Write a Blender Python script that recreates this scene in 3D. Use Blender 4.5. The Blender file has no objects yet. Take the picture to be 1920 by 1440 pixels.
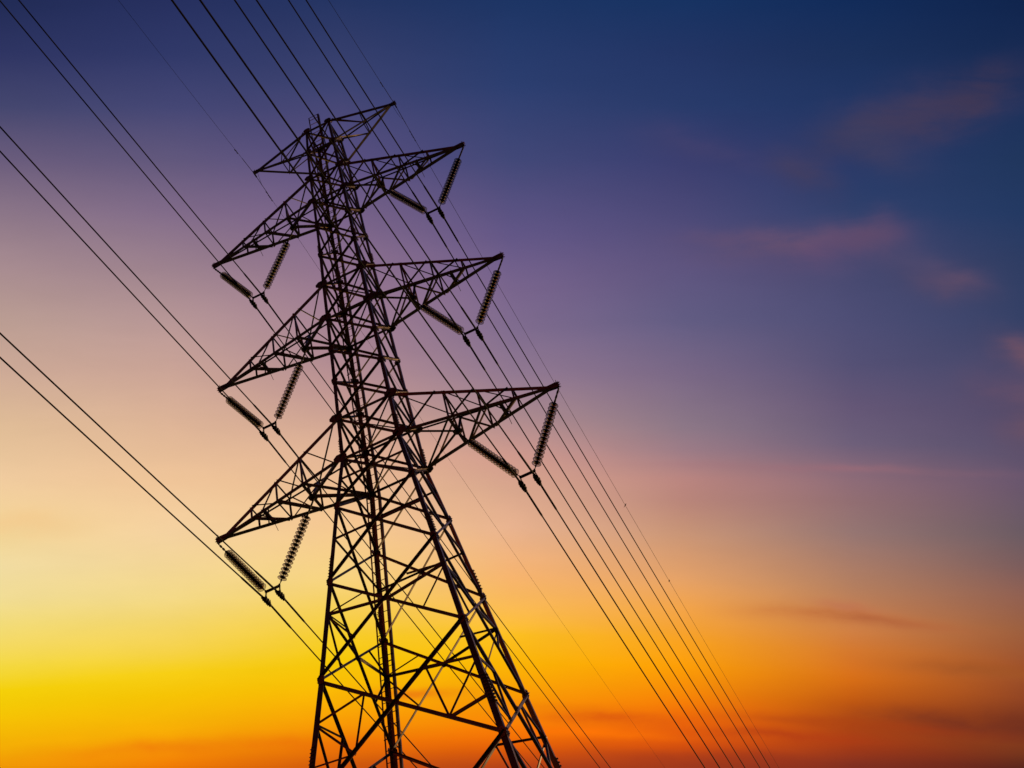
import bpy, math, random
from mathutils import Vector as V, Matrix, Quaternion

random.seed(7)
C = bpy.context.scene.collection
SC = bpy.context.scene

# ------------------------------------------------------------------ camera
K = 0.75                                   # metres per survey unit
R_ = V((0.89984456, 0.38900357, -0.19737274))
U_ = V((0.41473513, -0.62273306, 0.66347443))
F_ = V((-0.13518339, 0.67888126, 0.72169639))
cam = bpy.data.cameras.new("camera")
co = bpy.data.objects.new("camera", cam)
C.objects.link(co)
m = Matrix((R_, U_, -F_)).transposed().to_4x4()
m.translation = V((10.5545, -29.6418, 1.6))
co.matrix_world = m
cam.sensor_width = 36
cam.lens = 2596.78 / 1920 * 36
cam.clip_end = 20000
cam.clip_start = 0.1
SC.camera = co
SC.view_settings.view_transform = 'Standard'
SC.view_settings.look = 'None'
SC.view_settings.exposure = 0
SC.view_settings.gamma = 1

# ------------------------------------------------------------------ world (dusk sky, laid out on directions)
def lin(c):
    return tuple(((x/255)/12.92 if x/255 <= 0.04045 else ((x/255+0.055)/1.055)**2.4) for x in c) + (1.0,)

world = bpy.data.worlds.new("World")
SC.world = world
world.use_nodes = True
nt = world.node_tree
N, L = nt.nodes, nt.links
N.clear()

def nd(t, **kw):
    n = N.new(t)
    for k, v in kw.items():
        setattr(n, k, v)
    return n

def math_(op, a, b=None, c=None, clamp=False):
    n = nd('ShaderNodeMath', operation=op, use_clamp=clamp)
    for i, x in enumerate((a, b, c)):
        if x is None:
            continue
        if isinstance(x, (int, float)):
            n.inputs[i].default_value = x
        else:
            L.new(x, n.inputs[i])
    return n.outputs[0]

def dot_(a, vec):
    n = nd('ShaderNodeVectorMath', operation='DOT_PRODUCT')
    L.new(a, n.inputs[0])
    n.inputs[1].default_value = vec
    return n.outputs['Value']

tc = nd('ShaderNodeTexCoord')
D = tc.outputs['Generated']
SKY_A = (0.4147, -0.6227, 0.6635)     # axis across the glow bands
SKY_B = (0.8998, 0.3890, -0.1974)
SKY_C = (-0.1352, 0.6789, 0.7217)
a_, b_, c_ = dot_(D, SKY_A), dot_(D, SKY_B), dot_(D, SKY_C)
v_ = math_('ARCSINE', a_)
h_ = math_('ARCTAN2', b_, c_)
FOC = 2596.78

COLS = {
 0: [(0,(32,42,84)),(100,(46,52,98)),(200,(68,70,110)),(300,(106,92,124)),(400,(140,118,136)),(500,(168,140,145)),(600,(188,158,148)),(700,(208,172,152)),(800,(226,190,152)),(900,(240,203,158)),(1000,(242,212,150)),(1060,(240,218,160)),(1120,(240,219,148)),(1170,(240,217,118)),(1210,(243,216,96)),(1250,(242,214,60)),(1290,(243,208,5)),(1330,(243,198,0)),(1370,(244,184,0)),(1410,(243,169,0)),(1440,(240,150,0))],
 320: [(0,(38,47,94)),(100,(48,56,104)),(200,(68,70,116)),(300,(98,88,125)),(400,(130,108,138)),(500,(156,129,142)),(600,(185,152,152)),(700,(205,166,152)),(800,(224,182,152)),(900,(240,197,153)),(1000,(245,210,160)),(1060,(244,214,150)),(1120,(244,217,135)),(1170,(243,212,102)),(1215,(244,209,76)),(1255,(245,206,20)),(1300,(246,196,0)),(1350,(246,180,0)),(1385,(248,165,0)),(1410,(246,144,0)),(1440,(238,118,0))],
 640: [(0,(36,52,98)),(160,(60,66,112)),(300,(90,80,128)),(440,(130,105,140)),(550,(155,122,145)),(660,(172,135,146)),(740,(192,150,146)),(860,(228,182,150)),(980,(246,200,146)),(1080,(248,212,130)),(1140,(247,208,86)),(1190,(248,206,40)),(1230,(247,202,5)),(1280,(247,188,0)),(1320,(248,172,0)),(1360,(246,150,0)),(1395,(238,120,0)),(1440,(202,82,8))],
 960: [(0,(28,52,100)),(160,(44,62,112)),(300,(66,72,120)),(440,(98,86,134)),(540,(120,100,140)),(620,(128,108,142)),(700,(146,121,145)),(780,(172,138,142)),(860,(208,154,140)),(920,(216,166,140)),(990,(232,178,142)),(1080,(247,180,110)),(1140,(250,186,82)),(1190,(251,190,30)),(1240,(251,182,0)),(1290,(250,162,0)),(1350,(250,134,0)),(1388,(240,108,0)),(1408,(216,86,4)),(1440,(174,62,20))],
 1280: [(0,(22,50,98)),(100,(34,52,100)),(200,(40,58,106)),(300,(58,62,112)),(400,(76,73,120)),(500,(94,84,127)),(600,(99,93,132)),(700,(122,104,134)),(800,(140,119,134)),(845,(156,123,133)),(900,(186,133,127)),(940,(186,134,122)),(1000,(200,148,118)),(1080,(226,160,104)),(1140,(243,164,72)),(1200,(249,162,30)),(1245,(251,158,0)),(1290,(246,140,0)),(1340,(245,112,0)),(1378,(236,94,2)),(1400,(204,74,8)),(1440,(154,53,26))],
 1600: [(0,(16,42,88)),(100,(26,47,90)),(200,(32,53,100)),(300,(38,56,104)),(400,(46,64,108)),(500,(70,72,112)),(600,(78,78,118)),(680,(84,80,117)),(760,(100,86,118)),(830,(108,94,121)),(905,(143,108,119)),(940,(146,110,114)),(1000,(150,118,114)),(1100,(180,126,94)),(1180,(206,127,68)),(1220,(213,120,44)),(1270,(215,110,18)),(1320,(192,86,10)),(1370,(172,66,14)),(1400,(160,56,18)),(1440,(120,43,30))],
 1920: [(0,(14,35,76)),(100,(21,41,82)),(200,(27,48,91)),(300,(31,53,92)),(400,(34,56,98)),(500,(46,60,98)),(600,(52,64,102)),(700,(70,70,105)),(800,(85,75,106)),(845,(88,79,108)),(910,(106,86,109)),(1000,(106,90,98)),(1060,(122,92,92)),(1120,(146,96,80)),(1180,(156,95,62)),(1250,(158,80,40)),(1310,(145,67,32)),(1360,(116,47,25)),(1400,(130,58,24)),(1440,(84,32,24))],
}
def hv(x, y):
    X, Y = (x-960)/FOC, (720-y)/FOC
    return math.atan(X), math.asin(Y/math.sqrt(1+X*X+Y*Y))

VMIN, VMAX = -0.55, 0.75
vn = math_('DIVIDE', math_('SUBTRACT', v_, VMIN), VMAX-VMIN)
def column(x, rows, hx=None, dim=1.0):
    r = nd('ShaderNodeValToRGB')
    cr = r.color_ramp
    cr.interpolation = 'LINEAR'
    pts = [((hv(x, y)[1]-VMIN)/(VMAX-VMIN), lin(c)) for y, c in rows]
    top = rows[0][1]; bot = rows[-1][1]
    pts.append((0.98, lin([max(4, t*0.55) for t in top])))
    pts.append(((hv(x, 1620)[1]-VMIN)/(VMAX-VMIN), lin([t*0.6 for t in bot])))
    pts.append((0.0, lin([t*0.3 for t in bot])))
    pts.sort()
    while len(cr.elements) < len(pts):
        cr.elements.new(0.5)
    for e, (p, c) in zip(cr.elements, pts):
        e.position = p
    for e, (p, c) in zip(cr.elements, pts):
        e.position = p
        e.color = tuple(k*dim for k in c[:3])+(1,)
    L.new(vn, r.inputs[0])
    return r.outputs[0]

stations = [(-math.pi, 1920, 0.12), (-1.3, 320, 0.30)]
stations += [(hv(x, 720)[0], x, 1.0) for x in COLS]
stations += [(1.1, 1280, 0.28), (math.pi, 1920, 0.12)]  # warm column at right is out of view, added for reflections in the steel
sky = None
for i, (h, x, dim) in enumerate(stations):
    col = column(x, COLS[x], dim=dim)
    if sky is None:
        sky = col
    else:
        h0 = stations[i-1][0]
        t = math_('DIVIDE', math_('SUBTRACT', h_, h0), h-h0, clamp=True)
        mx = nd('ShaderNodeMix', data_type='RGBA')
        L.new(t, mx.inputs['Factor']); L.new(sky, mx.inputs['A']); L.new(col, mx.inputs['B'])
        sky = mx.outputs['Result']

# the half of the sky behind the viewer: unseen, red glow added to tint the steel, night blue overhead
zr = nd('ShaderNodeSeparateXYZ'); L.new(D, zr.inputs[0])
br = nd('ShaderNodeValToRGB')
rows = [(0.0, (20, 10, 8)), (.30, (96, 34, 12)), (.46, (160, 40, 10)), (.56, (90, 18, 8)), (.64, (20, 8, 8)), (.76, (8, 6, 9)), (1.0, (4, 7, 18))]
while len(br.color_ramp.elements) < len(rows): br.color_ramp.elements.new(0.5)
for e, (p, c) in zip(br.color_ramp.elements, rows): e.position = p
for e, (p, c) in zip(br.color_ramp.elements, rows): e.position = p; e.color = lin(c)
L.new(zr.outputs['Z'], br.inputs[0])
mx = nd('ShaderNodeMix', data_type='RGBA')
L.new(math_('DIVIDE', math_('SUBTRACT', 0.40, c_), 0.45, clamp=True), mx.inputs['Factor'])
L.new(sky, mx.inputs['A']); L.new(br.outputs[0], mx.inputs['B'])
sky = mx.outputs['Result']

# wisps of cloud: soft-edged patches distorted by noise, placed by direction
cvec = nd('ShaderNodeCombineXYZ')
L.new(math_('MULTIPLY', h_, 7.0), cvec.inputs[0]); L.new(math_('MULTIPLY', v_, 24.0), cvec.inputs[1]); L.new(c_, cvec.inputs[2])
def noise(scale, det, vec, rough=.55):
    n = nd('ShaderNodeTexNoise'); n.inputs['Scale'].default_value = scale; n.inputs['Detail'].default_value = det
    n.inputs['Roughness'].default_value = rough; n.inputs['Distortion'].default_value = .35
    L.new(vec, n.inputs['Vector']); return math_('SUBTRACT', n.outputs['Fac'], 0.5)
n1 = noise(4.0, 4, D)
n2 = noise(12.0, 5, D)
n3 = noise(1.6, 6, cvec.outputs[0], .62)       # stretched along the glow bands
WISPS = [  # x, y, rx, ry, tilt(deg), colour, amount
 (1480,458,130,24,-3,(106,82,110),0.70), (1560,470,110,38,-8,(98,76,112),0.50), (1390,446,95,16,2,(100,80,114),0.55), (1640,445,60,26,-12,(96,74,106),.5),
 (1690,238,130,40,-14,(60,58,92),0.75), (1830,205,120,34,-15,(66,58,88),0.75), (1690,280,80,40,22,(62,62,96),0.55), (1900,165,60,30,-30,(66,54,78),.6),
 (1780,528,60,26,12,(90,74,102),0.75), (1720,500,70,26,20,(76,72,108),.5), (1345,285,110,30,14,(66,64,108),0.50), (1530,328,62,30,28,(66,62,96),0.65),
 (1905,665,55,24,22,(108,80,100),0.8), (1890,740,70,34,14,(100,78,104),0.6), (1915,800,40,50,10,(112,82,98),.5),
 (1540,1150,115,13,1,(206,122,62),0.75), (1650,1158,130,10,4,(180,102,60),0.75), (1590,1135,60,7,6,(190,112,82),.5),
 (1180,1342,130,14,2,(216,86,8),0.75), (1060,1322,120,8,1,(236,124,2),0.55), (1130,1374,180,8,0,(252,116,0),.5),
 (800,1299,75,8,1,(236,124,10),0.70), (1850,1362,170,24,2,(110,44,28),0.75), (1870,1255,130,12,2,(160,84,36),0.6), (1650,1360,200,10,1,(165,58,16),.5),
 (60,985,90,20,0,(242,200,140),0.55), (1480,1378,150,10,0,(176,58,16),0.6), (1400,1425,170,12,0,(150,48,24),0.5),
 (470,1395,260,12,1,(232,100,6),0.45), (1250,1398,200,8,0,(226,88,6),0.2), (180,1378,220,6,-2,(248,176,0),.5), (1560,880,220,7,1,(160,108,118),.35),
]
for x, y, rx, ry, tilt, c, amt in WISPS:
    h0, v0 = hv(x-(38 if y < 600 else 0), y)
    dh = math_('ADD', math_('SUBTRACT', h_, h0), math_('MULTIPLY', n1, 0.10))
    dv = math_('ADD', math_('SUBTRACT', v_, v0), math_('MULTIPLY', n2, 0.030*min(1, ry/30)+.006))
    t = math.radians(-tilt)
    p = math_('ADD', math_('MULTIPLY', dh, math.cos(t)*FOC/rx), math_('MULTIPLY', dv, math.sin(t)*FOC/rx))
    q = math_('ADD', math_('MULTIPLY', dh, -math.sin(t)*FOC/ry), math_('MULTIPLY', dv, math.cos(t)*FOC/ry))
    d2 = math_('ADD', math_('MULTIPLY', p, p), math_('MULTIPLY', q, q))
    w = math_('MULTIPLY', math_('EXPONENT', math_('MULTIPLY', d2, -0.9)), amt)
    w = math_('MULTIPLY', w, math_('ADD', 1.05, math_('MULTIPLY', n3, 3.6)), clamp=True)
    mx = nd('ShaderNodeMix', data_type='RGBA')
    L.new(w, mx.inputs['Factor']); L.new(sky, mx.inputs['A']); mx.inputs['B'].default_value = lin(c)
    sky = mx.outputs['Result']
# faint unevenness of the whole dusk sky
fx = math_('ADD', math_('ADD', 1.0, math_('MULTIPLY', n1, 0.12)), math_('MULTIPLY', n3, 0.10))
sm = nd('ShaderNodeVectorMath', operation='SCALE')
L.new(sky, sm.inputs[0]); L.new(fx, sm.inputs['Scale'])
bg = nd('ShaderNodeBackground'); L.new(sm.outputs[0], bg.inputs[0]); bg.inputs[1].default_value = 1.0
SUN_AZ, SUN_EL = math.radians(17), math.radians(5.0)
st = nd('ShaderNodeTexSky', sky_type='NISHITA', sun_disc=False)
st.sun_elevation = SUN_EL; st.sun_rotation = SUN_AZ
bg2 = nd('ShaderNodeBackground'); L.new(st.outputs[0], bg2.inputs[0]); bg2.inputs[1].default_value = 0.001
ad = nd('ShaderNodeAddShader'); L.new(bg.outputs[0], ad.inputs[0]); L.new(bg2.outputs[0], ad.inputs[1])
out = nd('ShaderNodeOutputWorld'); L.new(ad.outputs[0], out.inputs[0])

# ------------------------------------------------------------------ sun, almost down, behind the tower on the right, set for the lit steel faces
sl = bpy.data.lights.new("sun", 'SUN'); sl.energy = 3.6; sl.color = (1.0, 0.58, 0.24); sl.angle = math.radians(0.6)
so = bpy.data.objects.new("sun", sl); C.objects.link(so)
sd = V((math.sin(SUN_AZ)*math.cos(SUN_EL), math.cos(SUN_AZ)*math.cos(SUN_EL), math.sin(SUN_EL)))
so.rotation_euler = sd.to_track_quat('Z', 'Y').to_euler()

# ------------------------------------------------------------------ materials
def mat(name, base, rough, metal=0.0, noise=None, bump=0.0, scale=8.0, trans=0.0, ior=1.5, base2=None, spec=0.5):
    mt = bpy.data.materials.new(name); mt.use_nodes = True
    n = mt.node_tree.nodes; l = mt.node_tree.links
    p = n['Principled BSDF']
    p.inputs['Base Color'].default_value = (*base, 1)
    p.inputs['Roughness'].default_value = rough
    p.inputs['Metallic'].default_value = metal
    p.inputs['IOR'].default_value = ior
    p.inputs['Transmission Weight'].default_value = trans
    p.inputs['Specular IOR Level'].default_value = spec
    if base2:
        t = n.new('ShaderNodeTexCoord')
        q = n.new('ShaderNodeTexNoise'); q.inputs['Scale'].default_value = scale; q.inputs['Detail'].default_value = 6
        l.new(t.outputs['Object'], q.inputs['Vector'])
        r = n.new('ShaderNodeValToRGB'); r.color_ramp.elements[0].position = .35; r.color_ramp.elements[1].position = .68
        r.color_ramp.elements[0].color = (*base, 1); r.color_ramp.elements[1].color = (*base2, 1)
        l.new(q.outputs['Fac'], r.inputs[0]); l.new(r.outputs[0], p.inputs['Base Color'])
        mr = n.new('ShaderNodeMapRange'); mr.inputs['To Min'].default_value = rough-.08; mr.inputs['To Max'].default_value = rough+.12
        l.new(q.outputs['Fac'], mr.inputs['Value']); l.new(mr.outputs[0], p.inputs['Roughness'])
        if bump:
            bp = n.new('ShaderNodeBump'); bp.inputs['Strength'].default_value = bump; bp.inputs['Distance'].default_value = .01
            l.new(q.outputs['Fac'], bp.inputs['Height']); l.new(bp.outputs[0], p.inputs['Normal'])
    return mt

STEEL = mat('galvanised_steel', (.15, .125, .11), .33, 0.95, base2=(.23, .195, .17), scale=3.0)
FITTING = mat('forged_fitting', (.016, .014, .014), .7, 0.0, base2=(.03, .026, .024), scale=20, spec=.25)
GLASS = mat('toughened_glass', (.62, .66, .52), .0, 0, trans=1.0, ior=1.42)
GLASS.node_tree.nodes['Principled BSDF'].inputs['Base Color'].default_value = (.96, .97, .93, 1)
_v = GLASS.node_tree.nodes.new('ShaderNodeVolumeAbsorption'); _v.inputs['Color'].default_value = (.36, .29, .22, 1); _v.inputs['Density'].default_value = 130
GLASS.node_tree.links.new(_v.outputs[0], GLASS.node_tree.nodes['Material Output'].inputs['Volume'])
CAP = mat('insulator_cap', (.012, .011, .011), .7, spec=.2)
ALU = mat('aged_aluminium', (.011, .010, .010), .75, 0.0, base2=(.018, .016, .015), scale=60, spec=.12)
CONC = mat('footing_concrete', (.28, .27, .25), .85, base2=(.36, .34, .31), scale=4, bump=.3)
GRASS = mat('grass_field', (.045, .065, .02), .9, base2=(.09, .085, .04), scale=.15, bump=.5)
BIRD = mat('dark_plumage', (.02, .018, .02), .6, base2=(.035, .03, .03), scale=40)

# ------------------------------------------------------------------ mesh helpers
class MB:
    def __init__(s): s.v = []; s.f = []; s.m = []; s.sm = []
    def add(s, vs, fs, mi=0, smooth=False):
        o = len(s.v); s.v += [tuple(v) for v in vs]
        s.f += [tuple(i+o for i in f) for f in fs]; s.m += [mi]*len(fs); s.sm += [smooth]*len(fs)
    def build(s, name, mats, parent=None):
        me = bpy.data.meshes.new(name); me.from_pydata(s.v, [], s.f)
        for mt in (mats if isinstance(mats, (list, tuple)) else [mats]): me.materials.append(mt)
        me.polygons.foreach_set('material_index', s.m); me.polygons.foreach_set('use_smooth', s.sm)
        me.validate(); me.update()
        o = bpy.data.objects.new(name, me); C.objects.link(o)
        if parent: o.parent = parent
        return o
    def prism(s, P, Q, prof, u1, u2, smooth=False, mi=0):
        n = len(prof); vs = [P+u1*a+u2*b for a, b in prof]+[Q+u1*a+u2*b for a, b in prof]
        fs = [(i, (i+1) % n, n+(i+1) % n, n+i) for i in range(n)]+[tuple(range(n))[::-1], tuple(range(n, 2*n))]
        s.add(vs, fs, mi, smooth)
    def angle(s, P, Q, a, t, u1, u2, center=True, off=0.0):
        """rolled steel angle section; u1 = flat flange, u2 = standing flange"""
        d = (Q-P).normalized()
        u1 = (u1-d*u1.dot(d)).normalized(); u2 = (u2-d*u2.dot(d)); u2 = (u2-u1*u2.dot(u1)).normalized()
        sh = -a/2 if center else 0
        pr = [(0, 0), (a, 0), (a, t), (t, t), (t, a), (0, a)]
        s.prism(P+u2*off, Q+u2*off, [(x+sh, y) for x, y in pr], u1, u2)
    def box(s, c, ex, ey, ez, mi=0):
        vs = [c+ex*i+ey*j+ez*k for i in (-1, 1) for j in (-1, 1) for k in (-1, 1)]
        s.add(vs, [(0, 1, 3, 2), (4, 6, 7, 5), (0, 4, 5, 1), (2, 3, 7, 6), (0, 2, 6, 4), (1, 5, 7, 3)], mi)
    def rod(s, P, Q, r, n=8, mi=0, smooth=True):
        d = (Q-P).normalized(); u = d.orthogonal().normalized(); w = d.cross(u)
        s.prism(P, Q, [(r*math.cos(2*math.pi*i/n), r*math.sin(2*math.pi*i/n)) for i in range(n)], u, w, False, mi)
    def bolt(s, P, d, r=.014, h=.03):
        s.rod(P, P+d*h, r, 6)
    def tube(s, pts, rad, n=8, mi=0, sq=None):
        if not isinstance(rad, (list, tuple)): rad = [rad]*len(pts)
        o = len(s.v); up = None
        for i, p in enumerate(pts):
            d = (pts[min(i+1, len(pts)-1)]-pts[max(i-1, 0)]).normalized()
            if up is None: up = d.orthogonal().normalized()
            u = (up-d*up.dot(d)).normalized(); up = u; w = d.cross(u)
            for k in range(n):
                a = 2*math.pi*k/n; fa = (sq[i] if sq else 1.0)
                s.v.append(tuple(p+u*rad[i]*math.cos(a)*fa+w*rad[i]*math.sin(a)))
        for i in range(len(pts)-1):
            for k in range(n):
                s.f.append((o+i*n+k, o+i*n+(k+1) % n, o+(i+1)*n+(k+1) % n, o+(i+1)*n+k)); s.m.append(mi); s.sm.append(True)
        s.f.append(tuple(o+k for k in range(n))[::-1]); s.f.append(tuple(o+(len(pts)-1)*n+k for k in range(n))); s.m += [mi, mi]; s.sm += [False, False]
    def lathe(s, P, d, prof, n=16, mi=0):
        """closed profile of (radius, distance along d)"""
        u = d.orthogonal().normalized(); w = d.cross(u); o = len(s.v); k = len(prof)
        for r, h in prof:
            for i in range(n):
                a = 2*math.pi*i/n; s.v.append(tuple(P+d*h+u*(r*math.cos(a))+w*(r*math.sin(a))))
        for j in range(k-1):
            for i in range(n):
                s.f.append((o+j*n+i, o+j*n+(i+1) % n, o+(j+1)*n+(i+1) % n, o+(j+1)*n+i)); s.m.append(mi); s.sm.append(True)
    def plate(s, pts, nrm, t, mi=0):
        n = len(pts); vs = [p-nrm*t/2 for p in pts]+[p+nrm*t/2 for p in pts]
        s.add(vs, [tuple(range(n))[::-1], tuple(range(n, 2*n))]+[(i, (i+1) % n, n+(i+1) % n, n+i) for i in range(n)], mi)

def tag(o, label=None, cat=None, group=None, kind=None):
    if label: o['label'] = label
    if cat: o['category'] = cat
    if group: o['group'] = group
    if kind: o['kind'] = kind
    return o
def empty(name, loc=(0, 0, 0)):
    o = bpy.data.objects.new(name, None); C.objects.link(o); o.location = loc; return o

# ------------------------------------------------------------------ ground
g = MB(); n = 60; S = 3000.0
xs = [-S+2*S*i/n for i in range(n+1)]
def gz(x, y):
    r = math.hypot(x, y)
    return 0.0 if r < 60 else min(1.5, (r-60)*.004)*math.sin(x*.013)*math.cos(y*.011)
g.add([V((x, y, gz(x, y))) for x in xs for y in xs], [(i*(n+1)+j, (i+1)*(n+1)+j, (i+1)*(n+1)+j+1, i*(n+1)+j+1) for i in range(n) for j in range(n)], 0, True)
tag(g.build('ground', GRASS), kind='structure')

# ------------------------------------------------------------------ tower geometry (survey units -> metres)
ZU = {'et': 58.51, 'eb': 56.32, 't1': 53.8, 'b1': 51.67, 'm1': 49.41, 'm2': 46.97, 't2': 44.59, 'b2': 42.03, 'm3': 39.73, 'm4': 37.53,
      't3': 35.13, 'b3': 32.68, 'n1': 29.84, 'n2': 25.80, 'n3': 21.23, 'n4': 15.88, 'n5': 9.2, 'n6': 1.4, 'ft': -9.9}
HU = {'et': .745, 'eb': .838, 't1': .90, 'b1': .93, 'm1': .965, 'm2': 1.01, 't2': 1.078, 'b2': 1.13, 'm3': 1.185, 'm4': 1.235,
      't3': 1.305, 'b3': 1.36, 'n1': 1.755, 'n2': 2.264, 'n3': 2.841, 'n4': 3.575}
ORD = list(ZU)
for k in ('n5', 'n6', 'ft'): HU[k] = 3.575+(ZU['n4']-ZU[k])*.136
def zz(u): return (u+8.138)*K+1.6
def hwid(zu):
    for a, b in zip(ORD, ORD[1:]):
        if ZU[a] >= zu >= ZU[b]:
            t = (ZU[a]-zu)/(ZU[a]-ZU[b]); return HU[a]*(1-t)+HU[b]*t
    return HU['et'] if zu > ZU['et'] else HU['ft']
def cor(sx, sy, zu):
    w = hwid(zu)*K; return V((sx*w, sy*w, zz(zu)))
def node(sx, sy, k): return cor(sx, sy, ZU[k])

tower = tag(empty('lattice_tower'), 'tall dark steel lattice power pylon with three pairs of cross arms carrying the power lines', 'pylon')
X, Y, Zv = V((1, 0, 0)), V((0, 1, 0)), V((0, 0, 1))

LEG = {}
for sx in (-1, 1):
    for sy in (-1, 1):
        lg = MB()
        for a, b in zip(ORD, ORD[1:]):
            i = ORD.index(a); sz = .10 if i < 5 else .115 if i < 11 else .125 if i < 13 else .14 if i < 14 else .16
            lg.angle(node(sx, sy, a), node(sx, sy, b), sz, .014, V((-sx, 0, 0)), V((0, -sy, 0)), center=False)
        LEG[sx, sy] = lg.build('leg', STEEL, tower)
        # bolted splices
        for zu, ln in ((ZU['m2']+.35, .4), (ZU['b3']+.25, .7), (ZU['n2']+.3, .8), (ZU['n4']+1.3, 1.0)):
            sp = MB(); P, Q = cor(sx, sy, zu), cor(sx, sy, zu+ln/K)
            for (u, v) in ((V((-sx, 0, 0)), V((0, -sy, 0))), (V((0, -sy, 0)), V((-sx, 0, 0)))):
                sp.prism(P-v*.010, Q-v*.010, [(.012, -.004), (.115, -.004), (.115, .008), (.012, .008)], u, v)
                nb = max(5, int(ln/.105))
                for i in range(nb):
                    p = P.lerp(Q, (i+.5)/nb)
                    for dd in (.042, .088): sp.bolt(p+u*dd-v*.012, -v, .015, .042)
            sp.build('splice_plate', STEEL, LEG[sx, sy])

faces = []   # normal, tangent, corner signs
for nrm, tan in ((V((0, -1, 0)), X), (V((0, 1, 0)), X), (V((-1, 0, 0)), Y), (V((1, 0, 0)), Y)):
    def sg(side, nrm=nrm, tan=tan):
        d = nrm+tan*side; return (1 if d.x > 0 else -1, 1 if d.y > 0 else -1)
    faces.append((nrm, tan, sg))

below = MB()          # bracing under the photographed part, one stuff mesh
def member(P, Q, a, nrm, name, off=0.0, flip=False, parent=tower, t=.008, mb=None):
    d = (Q-P).normalized(); u1 = d.cross(nrm)
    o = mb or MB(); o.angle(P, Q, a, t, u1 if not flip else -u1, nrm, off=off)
    return None if mb else o.build(name, STEEL, parent)

ndiag = 0
for i, (a, b) in enumerate(zip(ORD, ORD[1:])):
    low = a in ('n4', 'n5', 'n6')
    sz = .060 if i < 5 else .068 if i < 11 else .072 if i < 14 else .085
    for nrm, tan, sg in faces:
        L0, R0 = node(*sg(-1), a), node(*sg(1), a); L1, R1 = node(*sg(-1), b), node(*sg(1), b)
        fx = abs(nrm.y) > .5
        mbx = below if low else None
        member(L0, R1, sz, -nrm, 'diagonal_brace', off=.016, mb=mbx)
        if nrm.y > .5: member(R0, L1, sz, -nrm, 'diagonal_brace', off=.028, mb=mbx)
        else: member(R0, L1, sz, nrm, 'diagonal_brace', off=.004, flip=True, mb=mbx)
        wa, wb = (L0-R0).length, (L1-R1).length
        t = wa/(wa+wb); cx = L0.lerp(R1, t)
        if a == 'b3' or a == 'n1':
            member(L0.lerp(L1, t), cx, .05, -nrm, 'strut', off=.027); member(cx, R0.lerp(R1, t), .05, -nrm, 'strut', off=.027)
        if a in ('n2',) or low:
            kw = dict(mb=mbx)
            fz = .335
            l1, r1 = L0.lerp(L1, fz), R0.lerp(R1, fz)
            l2, r2 = L0.lerp(L1, .69), R0.lerp(R1, .69)
            dl, dr = R0.lerp(L1, .71), L0.lerp(R1, .71)
            ul, ur = L0.lerp(R1, .27), R0.lerp(L1, .27)
            member(l1, cx, .065, -nrm, 'strut', off=.027, **kw); member(cx, r1, .065, -nrm, 'strut', off=.027, **kw)
            member(l1, dl, .05, -nrm, 'strut', off=.036, **kw); member(r1, dr, .05, -nrm, 'strut', off=.036, **kw)
            member(ur, r1, .045, -nrm, 'strut', off=.045, **kw); member(ul, l1, .045, -nrm, 'strut', off=.045, **kw)
        if a == 'n3':
            l1, r1 = L0.lerp(L1, .345), R0.lerp(R1, .345); l2, r2 = L0.lerp(L1, .665), R0.lerp(R1, .665)
            ul, ur = L0.lerp(R1, .26), R0.lerp(L1, .26); dl, dr = R0.lerp(L1, .70), L0.lerp(R1, .72)
            for p, q, s_ in ((ul, l1, .075), (l1, dl, .06), (ul, dl, .06), (dl, l2, .05), (ur, r1, .055), (r1, dr, .065), (dr, r2, .07), (ur, dr, .06)):
                member(p, q, s_, -nrm, 'strut', off=.027+.009*random.randint(0, 2))
        if a in ('et', 'eb', 't1', 'b1', 't2', 'b2', 't3', 'b3', 'n1'):
            if a != 'n1': member(L0, R0, .06, -nrm, 'horizontal_brace', off=.030)
    # plan bracing inside the body
    if a in ('et', 't1', 'b1', 't2', 'b2', 't3', 'b3'):
        for s_ in (1, -1):
            member(node(-1, -s_, a), node(1, s_, a), .05, Zv, 'plan_brace', off=-.03-.012*(s_+1))
tag(below.build('lower_bracing', STEEL, tower), kind='stuff')

def hexplate(c, u, v, nrm, a, b, up=1.0):
    p = MB(); pts = [c+u*x*a+v*y*b for x, y in ((-.9, -.35), (-.5, -1), (.45, -1), (1, -.3), (1, .35), (.5, 1), (-.45, 1), (-.9, .4))]
    p.plate(pts, nrm, .012)
    for x, y in ((-.5, -.4), (-.5, .4), (0, -.65), (0, .65), (.5, -.3), (.6, .3), (.75, 0), (0, 0)):
        p.bolt(c+u*x*a+v*y*b+nrm*.006, nrm, .013, .022)
    return p
for k in ('t1', 'b1', 't2', 'b2', 't3', 'b3', 'et', 'eb', 'n1', 'n2', 'n3', 'n4', 'm1', 'm2', 'm3', 'm4'):
    big = k[0] in 'tb'
    for sx in (-1, 1):
        for sy in (-1, 1):
            c = node(sx, sy, k)
            if big:
                a, b = (.20, .15) if k in ('t1', 'b1') else (.24, .17)
                if sy > 0: a, b = a*.8, b*.8
            elif k in ('et', 'eb'): a, b = .16, .12
            elif k[0] == 'm': a, b = .12, .13
            else: a, b = .10, .14
            cc = c-X*sx*(.0 if big else .08)
            hexplate(cc+Y*sy*.026, X*sx, Zv, Y*sy, a, b).build('gusset_plate', STEEL, LEG[sx, sy])
            hexplate(c-Y*sy*.07+X*sx*.026, Y*(-sy), Zv, X*sx, .11 if not big else .13, b*.8).build('gusset_plate', STEEL, LEG[sx, sy])
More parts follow.
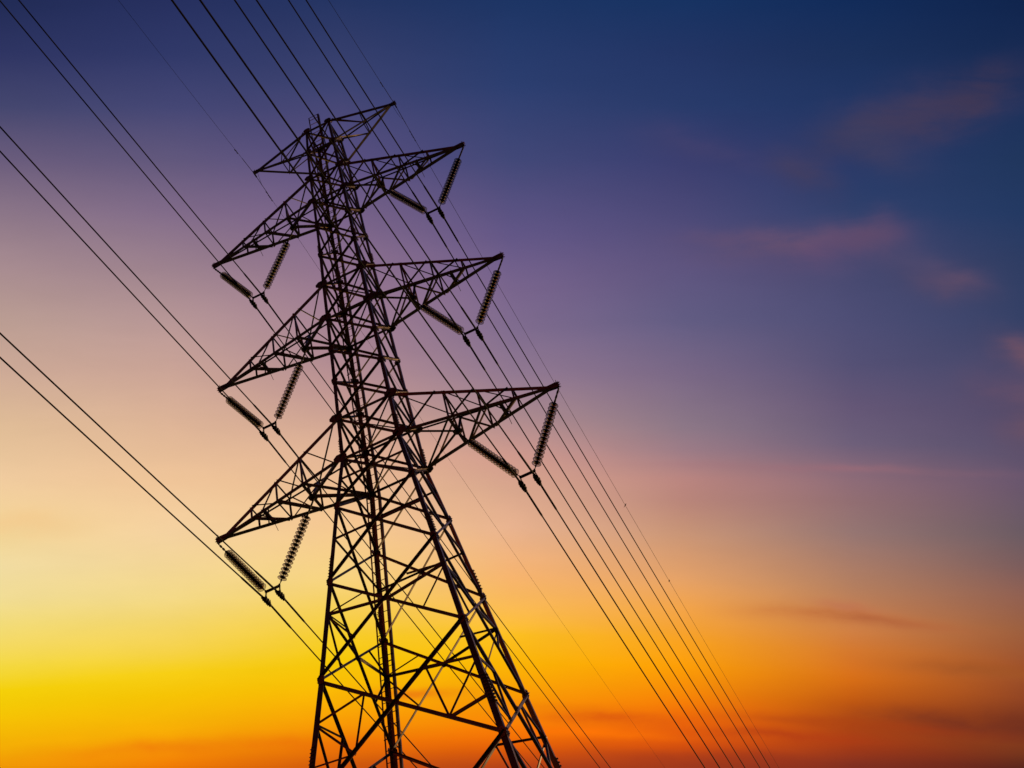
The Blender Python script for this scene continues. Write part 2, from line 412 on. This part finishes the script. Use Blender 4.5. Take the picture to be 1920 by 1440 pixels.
    # node plates where the diagonals cross
for i, (a, b) in enumerate(zip(ORD[:15], ORD[1:16])):
    for nrm, tan, sg in faces:
        L0, R0 = node(*sg(-1), a), node(*sg(1), a); L1, R1 = node(*sg(-1), b), node(*sg(1), b)
        wa, wb = (L0-R0).length, (L1-R1).length
        cx = L0.lerp(R1, wa/(wa+wb)); s_ = .05 if i < 11 else .08
        p = MB(); p.plate([cx+tan*x*s_+Zv*y*s_-nrm*.0045 for x, y in ((-1, -1), (1, -1), (1, 1), (-1, 1))], nrm, .007)
        p.bolt(cx+nrm*.018, nrm, .014, .02); p.build('crossing_plate', STEEL, tower)

# ------------------------------------------------------------------ cross arms
ARMS = {3: ('t3', 'b3', 3.42, 7.98), 2: ('t2', 'b2', 2.83, 7.42), 1: ('t1', 'b1', 2.56, 7.26)}
NAMEP = {3: 'lowest', 2: 'middle', 1: 'upper'}
def cross_arm(sx, lv):
    tk, bk, xg, xt = ARMS[lv]
    zt = zz(ZU[bk])-.02
    tip = V((sx*xt*K, 0, zt))
    ch = MB(); ends = {}
    for sy in (-1, 1):
        B0, T0 = node(sx, sy, bk), node(sx, sy, tk)
        e = tip-X*sx*.16+Y*sy*.045
        eb, et = e-Zv*.02, e+Zv*.05
        ch.angle(B0, eb, .070 if sy < 0 else .135, .010, Y*(-sy), Zv, center=False); ch.angle(T0, et, .125 if sy < 0 else .042, .009, Y*(-sy), -Zv, center=False)
        ends[sy, 'b'] = (B0, eb); ends[sy, 't'] = (T0, et)
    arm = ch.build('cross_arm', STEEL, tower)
    def at(sy, w, x):
        P, Q = ends[sy, w]; t = (sx*x*K-P.x)/(Q.x-P.x); return P.lerp(Q, t)
    s1 = xg; s2 = xg+(xt-xg)*.301; s3 = xg+(xt-xg)*.607
    x0 = abs(ends[1, 'b'][0].x)/K
    xa = x0+(s1-x0)*.17
    def mem(P, Q, a, nrm, name='lacing_brace', off=0.0):
        member(P, Q, a*1.25, nrm, name, off=off, parent=arm, t=.006)
    for sy in (-1, 1):
        fn = Y*sy
        for x in (s1, s2, s3): mem(at(sy, 'b', x), at(sy, 't', x), .042, -fn, 'post', .012)
        mem(at(sy, 'b', xa), at(sy, 't', s1-.28), .036, fn, off=.004)
        mem(at(sy, 'b', s1+.15), at(sy, 't', s2-.12), .036, fn, off=.004)
        mem(at(sy, 'b', s2+.15), at(sy, 't', s3-.12), .036, fn, off=.004)
    g_ = V((sx*xg*K, 0, zt))
    for x in (s1, s2, s3):
        mem(at(-1, 't', x), at(1, 't', x), .045, Zv, 'cross_strut', -.012)
    mem(at(-1, 'b', s1), at(1, 'b', s1), .085, Zv, 'cross_strut', .0)
    mem(at(-1, 'b', s2), at(1, 'b', s2), .042, Zv, 'cross_strut', .014)
    # plan lacing of the bottom face
    for sy in (-1, 1):
        mem(ends[sy, 'b'][0], g_+X*sx*(-.08)+Y*sy*.05, .07, Zv, off=.012)
    mem(ends[1, 'b'][0], at(-1, 'b', s1)+X*sx*.03, .055, Zv, off=.026)
    mem(at(1, 'b', s1)+X*sx*.05, at(-1, 'b', s2), .07, Zv, off=-.012)
    mem(at(1, 'b', s2+.1), at(-1, 'b', s3), .06, Zv, off=-.012)
    # top face lacing
    mem(at(-1, 't', x0+.1), at(1, 't', s1), .036, Zv, off=-.024)
    mem(at(-1, 't', s1), at(1, 't', s2), .034, Zv, off=-.024); mem(at(-1, 't', s2), at(1, 't', s3), .032, Zv, off=-.024)
    # inner frame over the insulator anchor
    mem(at(1, 't', s1), g_, .05, X*sx, 'post', .0); mem(at(-1, 't', s1), g_, .045, X*sx, 'post', .01)
    mem(at(1, 't', s1+.02), at(1, 'b', s2+.05), .04, Y, off=.02)
    # rest platform plate between the outer bays
    xm = s2+(s3-s2)*.55
    p = MB(); A, B = at(-1, 'b', xm), at(1, 'b', xm); ux = X*.055; mid = (A+B)/2
    p.box(mid+Zv*.06, ux, (B-A)/2*1.02, Zv*.004); p.box(mid+Zv*.085+X*.055, X*.004, (B-A)/2*1.02, Zv*.03); p.box(mid+Zv*.085-X*.055, X*.004, (B-A)/2*1.02, Zv*.03)
    p.rod(B+Zv*.05, B+Y*.2-Zv*.12, .009); p.rod(A+Zv*.03, A.lerp(B, .9)-Zv*.015, .008)
    p.build('step_plate', STEEL, arm)
    mem(at(-1, 'b', xm-.3), at(1, 'b', xm+.25), .035, Zv, off=.03)
    # gusset at the anchor
    p = MB(); p.plate([g_+X*x*.15+Y*y*.13-Zv*.008 for x, y in ((-1, -.5), (-.5, -1), (.5, -1), (1, -.5), (1, .5), (.5, 1), (-.5, 1), (-1, .5))], Zv, .012)
    p.plate([g_+X*sx*x*.1+Zv*y for x, y in ((-.6, 0), (.9, 0), (.9, -.1), (.2, -.16), (-.4, -.08))], Y, .016)
    p.build('anchor_plate', STEEL, arm)
    # tip
    p = MB()
    for s_ in (-1, 1):
        p.plate([tip+Y*s_*.042+X*sx*x+Zv*z for x, z in ((-.42, .12), (-.42, .0), (-.25, -.05), (.03, -.09), (.07, -.04), (.07, .10), (-.02, .13))], Y, .012)
        for x, z in ((-.34, .04), (-.24, .05), (-.14, .03), (-.05, .06), (.02, .02), (.03, .09)):
            p.bolt(tip+Y*s_*.05+X*sx*x+Zv*z, Y*s_, .014, .045)
    p.box(tip+X*sx*.075+Zv*.02, X*.005, Y*.075, Zv*.10)
    for y_, z in ((-.05, .07), (.05, .07), (-.05, -.04), (.05, -.04), (0, .10)): p.bolt(tip+X*sx*.08+Y*y_+Zv*z, X*sx, .013, .045)
    p.rod(tip+X*sx*.03+Zv*.1, tip+X*sx*.02+Zv*.23-Y*.03, .010, 6); p.rod(tip+X*sx*.0+Y*.04+Zv*.08, tip-X*sx*.03+Y*.06+Zv*.18, .009, 6)
    p.plate([tip+X*sx*x+Zv*z for x, z in ((-.02, -.05), (.06, -.05), (.05, -.15), (.0, -.15))], Y, .018)
    p.build('tip_bracket', STEEL, arm)
for lv in (3, 2, 1):
    for sx in (1, -1): cross_arm(sx, lv)

def earth_arm(sx):
    tip = V((sx*4.37*K, 0, zz(58.30))); ch = MB(); E_ = {}
    for sy in (-1, 1):
        for k, sz in (('et', .11 if sy < 0 else .045), ('eb', .05 if sy < 0 else .11)):
            P = node(sx, sy, k); Q = tip-X*sx*.12+Y*sy*.035+Zv*(.03 if k == 'et' else -.03)
            ch.angle(P, Q, sz, .009, Y*(-sy), -Zv if k == 'et' else Zv, center=False); E_[sy, k] = (P, Q)
    arm = ch.build('earthwire_arm', STEEL, tower)
    at = lambda sy, k, t: E_[sy, k][0].lerp(E_[sy, k][1], t)
    for sy in (-1, 1):
        member(at(sy, 'et', .48), at(sy, 'eb', .50), .042, Y*sy, 'post', parent=arm)
        member(at(sy, 'et', .02), at(sy, 'eb', .50), .045, -Y*sy, 'lacing_brace', off=.01, parent=arm)
    for k in ('et', 'eb'):
        member(at(-1, k, .49), at(1, k, .49), .042, Zv, 'cross_strut', off=.01, parent=arm)
        member(at(-1, k, .04), at(1, k, .49), .055, Zv, 'lacing_brace', off=.02, parent=arm)
    p = MB()
    for s_ in (-1, 1):
        p.plate([tip+Y*s_*.032+X*sx*x+Zv*z for x, z in ((-.3, .06), (-.3, -.06), (.04, -.12), (.06, .06))], Y, .012)
        for x, z in ((-.2, 0), (-.1, .01), (0, .02), (.03, -.05)): p.bolt(tip+Y*s_*.04+X*sx*x+Zv*z, Y*s_, .014, .04)
    p.rod(tip+X*sx*.02+Zv*.05, tip+X*sx*.01+Zv*.2, .010, 6); p.rod(tip-X*sx*.05+Zv*.05, tip-X*sx*.07+Zv*.13, .010, 6)
    p.box(tip+X*sx*.06-Zv*.02, X*.005, Y*.07, Zv*.08)
    p.build('tip_bracket', STEEL, arm)
earth_arm(1); earth_arm(-1)

# ------------------------------------------------------------------ ladder up the far left leg
def legline(zu):
    c = cor(-1, 1, zu) if zu <= ZU['et'] else V((-HU['et']*K, HU['et']*K, zz(zu)))
    return c+Y*.16
st_ = MB(); LW = .25
keys = [62.6, ZU['et'], ZU['b3'], ZU['ft']+1.5]
for s_ in (-1, 1):
    for a, b in zip(keys, keys[1:]):
        st_.angle(legline(a)+X*s_*LW, legline(b)+X*s_*LW, .05 if s_ < 0 else .085, .006, X*(-s_), Y, center=False)
zu = 56.0
while zu > -8:
    c = legline(zu)
    st_.box(c+Y*-.075+X*LW*0, X*(LW), Y*.004, Zv*.02); zu -= 3.1
st_.rod(legline(62.6)-X*LW, legline(62.6)+X*LW, .012)
lad = st_.build('ladder', STEEL, tower)
for s_, x2 in ((-1, -.25), (1, .95)):
    member(legline(61.4)+X*s_*LW, node(-1, 1, 'et')+X*x2*.4+Y*.02, .04, Y, 'stay', parent=lad)
member(legline(59.6)-X*LW, legline(59.6)+X*LW, .04, Y, 'stay', parent=lad, off=.02)
rest = MB(); zu = 62.3; cnt = 0
while zu > ZU['ft']+2:
    c = legline(zu); P, Q = c-X*(LW-.004), c+X*(LW-.004)
    if cnt < 99:
        r = MB(); r.rod(P, Q, .013, 6); r.build('rung', STEEL, lad)
    else: rest.rod(P, Q, .010, 6)
    cnt += 1; zu -= .36/K
tag(rest.build('lower_rungs', STEEL, lad), kind='stuff')

for sx in (-1, 1):
    for sy in (-1, 1):
        f = MB(); c = node(sx, sy, 'ft'); w0, w1 = .55, .4
        vs = [V((c.x+i*w, c.y+j*w, z)) for z, w in ((-.3, w0), (.45, w1)) for i, j in ((-1, -1), (1, -1), (1, 1), (-1, 1))]
        f.add(vs, [(0, 3, 2, 1), (4, 5, 6, 7)]+[(i, (i+1) % 4, 4+(i+1) % 4, 4+i) for i in range(4)])
        f.build('footing', CONC, tower)

# ------------------------------------------------------------------ insulator strings
def disc_mesh():
    d = MB(); A = V((0, 0, -1))
    gl = [(.034, .048), (.060, .040), (.090, .047), (.122, .062), (.144, .082), (.150, .098), (.145, .104), (.140, .090), (.120, .070),
          (.098, .057), (.088, .056), (.084, .074), (.078, .074), (.075, .054), (.055, .048), (.034, .060), (.034, .048)]
    d.lathe(V((0, 0, 0)), A, gl, 22, 0)
    cp = [(.0, .0), (.020, .0), (.026, .008), (.034, .018), (.048, .034), (.056, .058), (.054, .070), (.028, .074), (.012, .080), (.011, .118), (.018, .124), (.018, .140), (.0, .142)]
    d.lathe(V((0, 0, 0)), A, cp, 14, 1)
    o = d.build('glass_disc', [GLASS, CAP]); me = o.data
    bpy.data.objects.remove(o); return me
DISC = disc_mesh()
YK = {(3, 1): 5.765, (3, -1): -5.70, (2, 1): 5.12, (2, -1): -5.09, (1, 1): 4.93, (1, -1): -4.96}
YZ = {3: 28.80, 2: 38.10, 1: 47.57}
HS = .317*K                                    # half the spacing of the twin conductors
side = {1: 'right', -1: 'left'}
WIRE_F = (.0065, -.0909, .38e-3); WIRE_N = (-.0115, -.0580, .25e-3)
def chain(mb, P, Q, r=.018, ln=.085):
    d = Q-P; n_ = max(1, int(d.length/ln)); dn = d.normalized(); u = dn.cross(Y).normalized(); w = dn.cross(u)
    for i in range(n_):
        a, b = P.lerp(Q, i/n_), P.lerp(Q, (i+1)/n_); s_ = u if i % 2 else w
        for q in (-1, 1): mb.rod(a+s_*q*.018, b+s_*q*.018, r, 6)
        mb.rod(a-s_*.02, a+s_*.02, r*1.3, 6)
for lv in (3, 2, 1):
    tk, bk, xg, xt = ARMS[lv]
    for sx in (1, -1):
        yc = V((YK[lv, sx]*K, 0, zz(YZ[lv])))
        root = empty('v_string_insulator', yc)
        tag(root, f'V-shaped pair of glass disc insulator strings hanging from the {NAMEP[lv]} {side[sx]} cross arm', 'insulator', 'V-string insulators hanging from the cross arms')
        loc = lambda p: p-yc
        anchors = {sx: V((sx*xt*K+sx*.03, 0, zz(ZU[bk])-.17)), -sx: V((sx*xg*K+sx*.02, 0, zz(ZU[bk])-.16))}
        for s_, P in anchors.items():
            Q = yc+X*s_*(.30*K)
            P_, Q_ = loc(P), loc(Q); d = (Q_-P_).normalized(); ln = (Q_-P_).length
            s0 = (ln-16*.146)*.72; hw_ = MB()
            chain(hw_, P_, P_+d*s0); hw_.rod(P_+d*(s0-.03), P_+d*(s0+.01), .022)
            e0 = s0+16*.146
            hw_.rod(P_+d*(s0-.02), P_+d*(e0+.02), .011)
            hw_.rod(P_+d*(e0-.005), Q_, .014); hw_.rod(P_+d*(e0+.0), P_+d*(e0+.06), .026); hw_.box(Q_-d*.04, X*.02, Y*.02, Zv*.035)
            so_ = hw_.build('insulator_string', FITTING, root)
            q = V((0, 0, -1)).rotation_difference(d)
            for i in range(16):
                o = bpy.data.objects.new('glass_disc', DISC); C.objects.link(o); o.parent = so_
                o.location = P_+d*(s0+.146*i); o.rotation_mode = 'QUATERNION'; o.rotation_quaternion = q
        yk = MB(); yk.plate([V((x, 0, z)) for x, z in ((-.27, .0), (-.24, .045), (.24, .045), (.27, 0), (.25, -.05), (-.25, -.05))], Y, .03)
        for x in (-.235, .235): yk.rod(V((x, -.05, .01)), V((x, .05, .01)), .016); yk.rod(V((x, -.05, -.03)), V((x, .05, -.03)), .014)
        yk.build('yoke_plate', FITTING, root)
        for s_ in (-1, 1):
            cl = MB(); x = s_*HS; zc = -.45*K
            chain(cl, V((x, 0, -.04)), V((x, 0, zc+.10)), .010, .06)
            pts = []; rr = []
            for i in range(13):
                t = (i-6)/6; pts.append(V((x, t*.24, zc-.02-.05*t*t+.012))); rr.append((.080*(1-.55*t*t)+.016)*(1.12 if i % 3 == 0 else .88))
            cl.tube(pts, rr, 10, sq=[.8]*13)
            cl.box(V((x, 0, zc+.065)), X*.022, Y*.05, Zv*.045)
            for yy in (-.14, -.06, .06, .14):
                for q in (-1, 1): cl.rod(V((x+q*.05, yy, zc-.085)), V((x+q*.05, yy, zc+.085)), .014, 6)
            for yy in (-.17, .17): cl.box(V((x, yy, zc-.05)), X*.03, Y*.02, Zv*.035)
            cl.build('suspension_clamp', FITTING, root)

# ------------------------------------------------------------------ conductors and earth wires
def wire(x0, z0, far, near, Lf, Ln, rad, name, label, cat, group, armor=1.5, arad=.032):
    def pt(yu):
        k, a, b = far if yu >= 0 else near; s_ = abs(yu)
        return V(((x0+k*s_)*K, yu*K, zz(z0+a*s_+b*s_*s_)))
    ys = [-Ln*(i/70)**1.4 for i in range(70, 0, -1)]+[0]+[Lf*(i/90)**1.4 for i in range(1, 91)]
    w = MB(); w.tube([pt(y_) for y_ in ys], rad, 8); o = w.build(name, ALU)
    tag(o, label, cat, group)
    if armor:
        a = MB(); n_ = 24; L_ = armor/K
        ps = [pt(-L_+2*L_*i/n_) for i in range(n_+1)]
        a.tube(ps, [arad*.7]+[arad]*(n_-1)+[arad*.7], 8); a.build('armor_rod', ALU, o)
    return o, pt
for lv in (3, 2, 1):
    for sx in (1, -1):
        for s_ in (-1, 1):
            io = 'outer' if s_ == sx else 'inner'
            wire(YK[lv, sx]+s_*.317, YZ[lv]-.45, WIRE_F, WIRE_N, 239, 240, .0215, 'conductor',
                 f'{io} cable of the twin power line carried by the {NAMEP[lv]} {side[sx]} cross arm', 'power cable', 'twin power cables strung along the line')
for sx in (1, -1):
    x0 = sx*4.39; z0 = 58.05
    far = (.0, -.078, .50e-3); near = (.010, -.24, 5.0e-3)
    near = (-.0124, -.121, 1.0e-3) if sx == 1 else (-.0124, -.114, 1.0e-3)
    o, pt = wire(x0, z0, far, near, 150, 110, .0085 if sx == 1 else .0060, 'earth_wire', f'thin earth wire passing over the tip of the topmost {side[sx]} arm', 'earth wire', 'thin earth wires along the top of the pylon', armor=1.05, arad=.012)
    for yv in (1.42, 1.72, -1.25) if sx == 1 else (1.0, 1.28, -1.5):
        p = pt(yv/K); dm = MB(); d = (pt(yv/K+.1)-pt(yv/K-.1)).normalized()
        dm.box(p-Zv*.03, X*.012, d*.022, Zv*.035); dm.rod(p-Zv*.06-d*.10, p-Zv*.06+d*.10, .006, 6)
        for q in (-1, 1): dm.rod(p-Zv*.06+d*q*.06, p-Zv*.06+d*q*.13, .020, 8)
        dm.build('vibration_damper', FITTING, o)
    h = MB(); tp = V((x0*K, 0, zz(58.3)-.1)); h.rod(tp+Zv*.04, pt(0)+Zv*.02, .014, 6); h.box(pt(0), X*.022, Y*.13, Zv*.03); h.rod(pt(0)+Zv*.05-Y*.05, pt(0)+Zv*.05+Y*.05, .018)
    h.build('suspension_clamp', FITTING, o)
    lp = MB(); A, B = tp+Zv*.02+X*sx*(-.12), pt(1.0)
    lp.tube([A.lerp(B, i/12)+Zv*(-.22*math.sin(math.pi*i/12)) for i in range(13)], .006, 6); lp.build('bonding_lead', ALU, o)
    if sx == 1: EW = pt

# ------------------------------------------------------------------ two small birds on the right earth wire
def bird(yu, ang, label):
    p = EW(yu); root = None
    b = MB(); q = Matrix.Rotation(ang, 3, 'Z')
    spine = [(.085, .150), (.075, .148), (.060, .150), (.045, .152), (.030, .142), (.018, .118), (.006, .088), (-.008, .058), (-.026, .030), (-.048, .005), (-.085, -.035), (-.115, -.065)]
    rad = [.002, .005, .016, .020, .019, .022, .030, .030, .023, .014, .010, .009]
    sq = [1, 1, 1, 1, 1, 1, 1, 1, 1, .7, .35, .3]
    b.tube([q @ V((x, 0, z)) for x, z in spine], rad, 8, sq=sq)
    for s_ in (-1, 1):
        b.plate([q @ V((x, s_*.027, z)) for x, z in ((.02, .115), (-.01, .105), (-.05, .03), (-.085, -.02), (-.045, .015), (-.005, .05))], q @ V((0, 1, 0)), .008)
        b.rod(q @ V((-.01, s_*.012, .045)), q @ V((.0, s_*.012, 0.0)), .003, 5)
    o = b.build('bird', BIRD); o.location = p+Zv*.006
    tag(o, label, 'bird', 'small birds perched on the right earth wire')
bird(27.19/K, math.radians(20), 'small dark bird perched on the right earth wire, the nearer and higher of two')
bird(34.5/K, math.radians(70), 'small dark bird perched on the right earth wire, the farther and lower of two')
